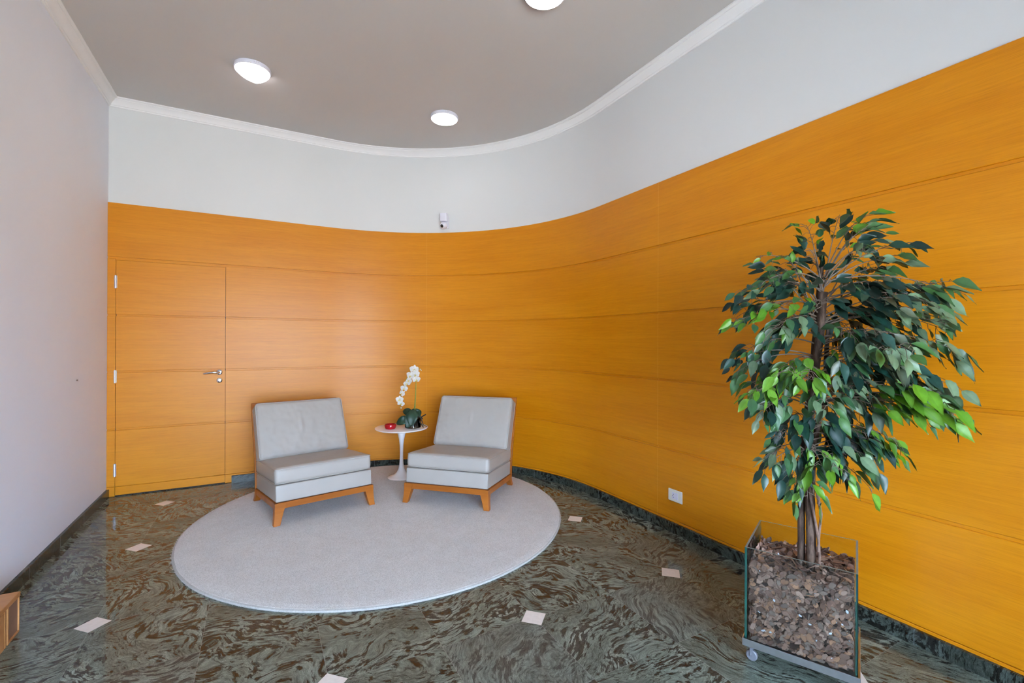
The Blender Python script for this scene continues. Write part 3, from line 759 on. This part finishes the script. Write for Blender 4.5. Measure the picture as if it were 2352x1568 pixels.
# chips
def chips():
    b = MB(); rnd = random.Random(5); zf = .425
    pal = [(.215, .128, .095), (.27, .165, .125), (.165, .095, .07), (.31, .205, .16), (.235, .15, .118), (.19, .14, .115), (.12, .068, .05), (.33, .18, .11)]
    hx, hy = BW/2-g-.004, BD/2-g-.004
    b.box((0, 0, (.094+zf-.035)/2), (hx*2-.036, hy*2-.036, zf-.035-.094), 0); b.col = [(.06, .036, .028)]*6
    def chip(c, nrm, size, spin, thick):
        nrm = nrm.normalized(); a = nrm.orthogonal().normalized(); bb = nrm.cross(a); n = rnd.choice((6, 7, 8)); el = rnd.uniform(.42, .8)
        out = []
        for k in range(n):
            an = 2*PI*k/n; r = size*(rnd.uniform(.78, 1.08)); x, y = r*math.cos(an), r*el*math.sin(an)
            x, y = x*math.cos(spin)-y*math.sin(spin), x*math.sin(spin)+y*math.cos(spin); out.append((x, y))
        top = [c+a*x*.86+bb*y*.86+nrm*thick for x, y in out]; mid = [c+a*x+bb*y for x, y in out]; bot = [c+a*x*.8+bb*y*.8-nrm*thick for x, y in out]
        def cl(v):
            return Vector((max(-hx, min(hx, v.x)), max(-hy, min(hy, v.y)), max(.0935, v.z)))
        vs = [cl(v) for v in top+mid+bot]; fs = [tuple(range(n)), tuple(range(3*n-1, 2*n-1, -1))]
        for k in range(n): fs += [(k, n+k, n+(k+1) % n, (k+1) % n), (n+k, 2*n+k, 2*n+(k+1) % n, n+(k+1) % n)]
        col = rnd.choice(pal); f_ = rnd.uniform(.9, 1.55); b.add(vs, fs, 0, None, tuple(x*f_ for x in col))
    def tz(x, y): return zf+.010*math.sin(x*14+1)+.008*math.cos(y*17)-.012
    faces = [(-1, 'y', 980), (1, 'y', 240), (-1, 'x', 620), (1, 'x', 380)]
    for sgn, axn, cnt in faces:
        for _ in range(cnt):
            u = rnd.uniform(-1, 1); z = rnd.uniform(.098, zf)
            dpt = rnd.uniform(0.001, .018)
            if axn == 'y': c = Vector((u*(hx-.01), sgn*(hy-dpt), z)); nn = Vector((0, sgn, 0))
            else: c = Vector((sgn*(hx-dpt), u*(hy-.01), z)); nn = Vector((sgn, 0, 0))
            tl = .35 if dpt < .008 else .9
            nn = nn+Vector((rnd.gauss(0, tl), rnd.gauss(0, tl), rnd.gauss(0, tl)))*.6
            chip(c, nn, rnd.uniform(.011, .023), rnd.uniform(-.6, .6)+(PI/2 if rnd.random() < .3 else 0), rnd.uniform(.0012, .0028))
    for _ in range(950):
        x, y = rnd.uniform(-hx, hx), rnd.uniform(-hy, hy); z = tz(x, y)+rnd.uniform(-.022, .014)
        chip(Vector((x, y, z)), Vector((rnd.gauss(0, .7), rnd.gauss(0, .7), 1)), rnd.uniform(.012, .025), rnd.uniform(0, PI), rnd.uniform(.0012, .003))
    for _ in range(22):
        x, y = rnd.uniform(-hx+.03, hx-.03), rnd.uniform(-hy+.03, hy-.03); z = tz(x, y)+.012; a = rnd.uniform(0, PI); l = rnd.uniform(.02, .045)
        k0 = len(b.f); b.tube([(x-l*math.cos(a), y-l*math.sin(a), z-.004), (x, y, z+.003), (x+l*math.cos(a), y+l*math.sin(a), z+.006)], [.002, .004, .002], 5)
        for q in range(k0, len(b.f)): b.col[q] = (.26, .15, .095)
    o = b.build('bark_chips', M['chips'], auto=20); o.location = t.location; o.rotation_euler = (0, 0, ang)
    tag(o, 'brown bark chips filling the glass planter', 'bark chips', kind='stuff')
    b = MB()
    for _ in range(26):
        s = rnd.uniform(.002, .0055); on = rnd.random()
        if on < .75: c = Vector((rnd.uniform(-hx+.01, hx-.01), -hy+.0022, rnd.uniform(.11, zf-.01)))
        else: c = Vector((rnd.uniform(-hx+.02, hx-.02), rnd.uniform(-hy+.02, hy-.05), 0)); c.z = tz(c.x, c.y)+.016
        R = Matrix.Rotation(rnd.uniform(0, 3), 3, 'Y'); vs = Matrix.Diagonal((1.5, .5, 1)); pr = [(.0003, -s), (s*.7, -s*.5), (s, 0), (s*.7, s*.5), (.0003, s)]
        b.lathe(pr, c, 8, R=R @ vs)
    o = b.build('foam_bits', mat_plain('white foam', (.72, .78, .86), .6), auto=60); o.location = t.location; o.rotation_euler = (0, 0, ang)
    tag(o, 'small white specks scattered among the bark chips', 'white specks', kind='stuff')
chips()

# ------------------------------------------------------------------ artificial ficus
TB = Vector((2.075, 1.140, .40))
tree = tag(empty('artificial_ficus_tree', TB), 'tall artificial ficus tree standing in the glass planter', 'tree')
rt_, fw_ = Vector((.879, -.477, 0)), Vector((.477, .879, 0))
def T(a, z, dd=0.0):  # a right, z height above the floor, dd away
    return rt_*a+fw_*dd+Vector((0, 0, z-TB.z))
def trunk(pts, rs):
    b = MB(); P = [T(*p) for p in pts]; Q = []; Rq = []
    for i in range(len(P)-1):
        for k in range(6):
            s = k/6; Q.append(P[i].lerp(P[i+1], s)+Vector((mnoise.noise(P[i]*9+Vector((k, 0, 0)))*.003, mnoise.noise(P[i]*9+Vector((0, k, 0)))*.003, 0))); Rq.append((rs[i]*(1-s)+rs[i+1]*s)*(1+.07*mnoise.noise(Vector((i*3+k*.7, rs[0]*90, 0)))))
    Q.append(P[-1]); Rq.append(rs[-1]); Rq = [x*.76 for x in Rq]; b.tube(Q, Rq, 14); return b.build('trunk', M['bark'], tree, auto=70)
trunk([(-.024, .40, .014), (-.024, .62, .014), (-.018, .80, .02), (.0, 1.0, .03), (.030, 1.25, .03), (.05, 1.45, .03), (.06, 1.60, .03), (.075, 1.74, .03)], [.019, .019, .018, .017, .016, .015, .014, .010])
trunk([(-.005, .40, -.02), (-.008, .60, -.02), (-.012, .80, -.015), (-.010, 1.0, -.01), (.015, 1.22, -.01), (.038, 1.42, -.01), (.050, 1.60, -.01)], [.020, .020, .019, .019, .019, .022, .024])
trunk([(.017, .40, .0), (.016, .55, .0), (.010, .72, .0), (.020, .90, .005), (.050, 1.08, .01), (.085, 1.22, .02), (.095, 1.36, .03), (.10, 1.5, .03)], [.018, .018, .017, .016, .015, .014, .012, .008])
for pts in ([(-.025, .83, -.03), (-.018, .72, -.042), (0, .62, -.045), (.018, .55, -.035), (.026, .48, -.03), (.024, .40, -.025)], [(-.02, .85, -.035), (.005, .75, -.045), (.028, .66, -.038), (.024, .58, -.030), (.018, .5, -.033)],
            [(.06, .92, -.03), (.045, .84, -.03), (.028, .77, -.03), (.02, .70, -.03)]):
    b = MB(); b.tube([T(*p) for p in pts], [.0055]*len(pts), 8); b.build('vine', M['vine'], tree)
DARK = [(.010, .042, .030), (.014, .055, .034), (.008, .032, .024), (.020, .062, .045)]
MID = [(.045, .125, .030), (.035, .105, .040), (.055, .14, .045)]
LIME = [(.10, .25, .012), (.085, .22, .010), (.12, .28, .025), (.06, .17, .010)]
SAGE = [(.13, .21, .11), (.16, .24, .13), (.10, .16, .09)]
OLIVE = [(.075, .095, .055), (.06, .085, .05)]
PAL = {'d': DARK*3+MID, 'm': MID*2+DARK*2+SAGE, 'l': LIME*2+MID, 's': SAGE*2+MID, 'o': OLIVE*2+DARK, 'x': DARK*3+MID*2+OLIVE+SAGE+LIME[3:]}
rnd = random.Random(21)
def leaf(b, base, dirn, nrm, Ln, col):
    dirn = dirn.normalized(); side = dirn.cross(nrm)
    if side.length < 1e-4: side = Vector((1, 0, 0))
    side.normalize(); nn = side.cross(dirn)
    W = Ln*rnd.uniform(.40, .52); fold = rnd.uniform(.10, .32); droop = rnd.uniform(.05, .22)*Ln; tw = rnd.uniform(-.12, .12)
    prof = [(0, .04), (.10, .52), (.28, .95), (.48, 1.0), (.68, .74), (.84, .36), (.93, .14), (1.0, .01)]
    vs = []
    for s, w_ in prof:
        c = base+dirn*(Ln*s)-Vector((0, 0, 1))*droop*s*s+nn*(.02*Ln*math.sin(s*7))
        wd = W*.5*w_
        sd_ = side*math.cos(tw*s)+nn*math.sin(tw*s)
        wav = .05*W*math.sin(s*9+fold*20)
        vs += [c-sd_*wd+nn*(wd*fold*2+wav), c, c+sd_*wd+nn*(wd*fold*2-wav)]
    fs = []
    for k in range(len(prof)-1):
        fs += [(k*3, k*3+1, k*3+4, k*3+3), (k*3+1, k*3+2, k*3+5, k*3+4)]
    b0 = len(b.f); b.add(vs, fs, 0, None, col)
    c2 = tuple(x*.84 for x in col)      # the two halves of a printed leaf differ a little
    for q in range(b0+1, len(b.f), 2): b.col[q] = c2
def branch(tip, start, pal, nleaf, size=.062, spread=.05):
    P0, P2 = T(*start), T(*tip)
    mid = P0.lerp(P2, .5)+Vector((0, 0, .05+.10*(P2-P0).length))
    pts = []
    for k in range(13):
        s = k/12; pts.append(P0*(1-s)**2+mid*2*s*(1-s)+P2*s*s)
    b = MB(); b.tube(pts, [.0034-.0026*k/12 for k in range(13)], 6)
    lb = MB(); down = Vector((0, 0, -1))
    start_s = .40 if nleaf > 14 else .55
    for k in range(nleaf):
        s = start_s+(1-start_s)*(k+rnd.random()*.8)/nleaf; s = min(s, 1); i = min(int(s*12), 11); q = pts[i].lerp(pts[i+1], s*12-i)
        tg = (pts[i+1]-pts[i]).normalized(); sd = tg.cross(Vector((0, 0, 1))).normalized()*(1 if k % 2 else -1)
        off = sd*rnd.uniform(.3, 1)*spread+Vector((0, 0, rnd.uniform(-.8, .35)*spread))+tg*rnd.uniform(0, .03)
        e = q+off; b.tube([q, q.lerp(e, .5)+Vector((0, 0, .008)), e], [.0013, .0011, .0009], 4)
        lift = .45 if tip[1] > 1.45 else 1.0
        dv = (tg*rnd.uniform(.3, 1.0)+sd*rnd.uniform(.1, .8)+down*rnd.uniform(.05, 1.1)*lift+Vector((rnd.uniform(-.3, .3), rnd.uniform(-.3, .3), 0)))
        nr = Vector((-.45+rnd.gauss(0, .45), -.75+rnd.gauss(0, .45), .75+rnd.gauss(0, .35)))
        Ln = min(.088, size*rnd.uniform(.72, 1.32)); col = rnd.choice(PAL[pal]); f_ = rnd.uniform(.8, 1.25)
        leaf(lb, e, dv, nr, Ln, tuple(c*f_ for c in col))
    if pal in 'ls' and nleaf > 5:
        pass
    # keep clear of the panelling
    def fix(v):
        wx = TB.x+v[0]
        return (min(v[0], U0-.025-TB.x), v[1], v[2])
    b.v = [fix(v) for v in b.v]; lb.v = [fix(v) for v in lb.v]
    o = b.build('branch', M['twig'], tree); lb.build('foliage', M['leaf'], o, smooth='leaf')
PXM = 533.0
def cl(px, py, dd, pal, n, size=.062, sp=.05, sx=None, sy=None):
    """a spray of leaves: where its tip hangs, in metres from the trunk foot, and where it leaves the trunk"""
    k = (1.994+dd)/1.994
    a, z = (px-1856)/PXM*k*(1.06 if px < 1856 else 1-.15*min(1, (px-1856)/300)), 1.38+(784-py)/PXM*k
    zz = z+.02+.10*min(1, abs(a)/.5)
    if sy is not None: zz = 1.38+(784-sy)/PXM
    zz = min(max(zz-.10*rnd.random(), .92), 1.42+.26*rnd.random()); ta = -.02+(zz-.9)*.11
    if sx is not None: ta = (sx-1856)/PXM
    branch((a, z, dd), (ta, zz, .0), pal, n, size, sp)
SPR = [ # tip px, tip py, depth, palette, leaves
 (1842, 512, -.02, 'l', 8, .060), (1935, 488, .02, 'd', 7, .085), (1950, 515, -.12, 'l', 5, .062), (2000, 500, .05, 'l', 9, .062), (1985, 525, .0, 'd', 8, .075), (2035, 535, .03, 'm', 6, .055),
 (2120, 552, -.05, 'm', 5, .062), (1990, 560, -.05, 'd', 8, .065), (1930, 560, -.15, 's', 6, .045), (2075, 590, -.02, 's', 9, .062), (2040, 610, .04, 'd', 10, .075), (1880, 570, .06, 'd', 9, .065), (1870, 600, .0, 'd', 8, .062),
 (1740, 585, .0, 'l', 4, .045), (1775, 582, -.05, 's', 4, .055), (1820, 585, .05, 'l', 3, .042), (1755, 615, -.02, 'm', 7, .060), (1800, 620, .1, 'd', 10, .062), (1845, 625, .12, 'd', 9, .07),
 (1685, 670, -.05, 'm', 10, .055), (1720, 645, -.1, 's', 8, .055), (1715, 680, .05, 'd', 9, .052), (1780, 650, -.12, 'd', 10, .064), (1825, 655, .1, 'd', 9, .070), (1745, 700, -.15, 'l', 6, .055), (1830, 700, -.15, 'd', 6, .075),
 (1665, 735, -.1, 'l', 9, .050), (1690, 760, -.22, 's', 9, .050), (1720, 720, .05, 'm', 9, .060), (1770, 745, -.05, 'x', 12, .068), (1800, 780, .1, 'd', 12, .070), (1830, 745, -.05, 'd', 7, .068), (1735, 800, .05, 'd', 8, .055),
 (1665, 905, -.18, 'l', 13, .055), (1690, 890, -.12, 'l', 12, .052), (1735, 850, -.20, 'l', 14, .060), (1760, 870, -.25, 'l', 10, .058), (1700, 850, .0, 'm', 10, .055), (1705, 830, .08, 'd', 9, .05), (1790, 860, -.02, 'x', 9, .06),
 (1690, 955, -.15, 's', 5, .048), (1725, 930, -.1, 'm', 9, .056), (1755, 915, .0, 'd', 12, .060), (1790, 890, .1, 'd', 10, .066), (1745, 1040, -.1, 's', 9, .055), (1765, 1000, -.08, 'm', 6, .055), (1800, 960, -.05, 'd', 12, .066), (1830, 930, -.2, 's', 7, .058), (1850, 880, -.12, 'm', 8, .064), (1870, 880, -.25, 's', 7, .045),
 (1800, 1010, .05, 'd', 9, .062), (1840, 960, -.1, 'd', 9, .070), (1800, 1085, -.05, 'd', 9, .058), (1760, 1075, .0, 'm', 5, .06), (1812, 1120, .0, 'm', 5, .055), (1843, 1065, -.12, 'l', 6, .058), (1870, 1075, -.15, 'l', 7, .058), (1826, 1140, -.08, 'l', 8, .055), (1845, 1130, .05, 'l', 5, .05), (1880, 1040, .02, 'd', 7, .068), (1850, 1030, -.05, 'd', 7, .07),
 (2170, 640, -.16, 's', 9, .068), (2155, 690, -.18, 'm', 10, .066), (2185, 670, -.17, 's', 6, .068), (2120, 665, -.1, 'm', 9, .060), (2130, 715, -.2, 's', 12, .072), (2090, 700, -.25, 's', 10, .070), (2060, 665, .02, 'd', 11, .068), (2010, 660, .0, 'd', 12, .075),
 (1985, 650, -.15, 'o', 10, .075), (1960, 680, -.25, 'o', 9, .072), (1935, 660, -.1, 'd', 9, .068), (1970, 720, -.1, 'd', 12, .080), (2020, 720, .05, 'd', 12, .075), (2065, 745, -.08, 'x', 12, .065), (2150, 755, -.18, 's', 10, .060), (2110, 740, -.25, 's', 7, .062), (1940, 760, -.25, 'o', 9, .070),
 (1920, 800, -.30, 's', 11, .070), (1975, 800, -.32, 's', 9, .080), (2020, 790, -.15, 'x', 12, .075), (2060, 800, .0, 'd', 12, .075), (2170, 810, -.2, 'm', 11, .065), (2140, 800, -.25, 's', 9, .070), (1900, 850, -.2, 'x', 9, .062), (1950, 850, -.05, 'd', 10, .075), (2000, 845, -.2, 'o', 10, .085), (2040, 850, -.05, 'd', 9, .080), (2080, 840, -.15, 'x', 11, .072),
 (2160, 880, -.2, 's', 8, .068), (2110, 870, -.15, 'm', 10, .066), (2140, 905, -.22, 'm', 8, .060), (2175, 955, -.24, 'm', 7, .060), (2185, 965, -.23, 'l', 4, .045), (2135, 940, -.22, 'l', 8, .062), (2100, 935, -.3, 'l', 11, .075), (2060, 900, -.3, 'l', 10, .078), (2020, 905, -.28, 'l', 11, .070), (2010, 930, -.25, 'l', 8, .062), (2070, 955, -.2, 'l', 6, .056), (1985, 890, .0, 'd', 8, .075), (1960, 880, .05, 'd', 8, .07),
 (1920, 895, -.1, 's', 6, .07), (1925, 935, .0, 'x', 8, .065), (1975, 935, -.15, 'm', 8, .062), (1990, 965, -.05, 'm', 6, .055), (1935, 990, -.05, 'd', 9, .078), (1975, 985, -.02, 'd', 9, .070), (2020, 1010, -.15, 'l', 9, .064), (2030, 1030, -.15, 'l', 5, .052), (1985, 1010, -.12, 'm', 9, .066), (1945, 1020, -.1, 's', 7, .066), (1900, 980, .0, 'd', 9, .070), (1895, 1010, -.05, 'd', 8, .075),
 (1955, 1050, -.15, 'm', 8, .066), (1970, 1075, -.1, 'm', 6, .060), (1935, 1095, -.05, 'm', 6, .056), (1972, 1120, -.1, 'l', 4, .058), (1915, 1075, -.02, 'd', 6, .062), (1905, 1040, .0, 'd', 7, .068), (1885, 770, -.2, 'x', 9, .066), (1895, 720, .05, 'd', 8, .07), (1870, 820, -.2, 'x', 9, .06), (1990, 760, .1, 'd', 10, .075), (1900, 620, .03, 'd', 8, .068)]
for s in SPR:
    px, py, dd, pal, n, sz = s; cl(px, py, dd, pal, int(n*1.3+.5), sz*1.10)
print('objects', len(bpy.data.objects), 'faces', sum(len(m.polygons) for m in bpy.data.meshes))
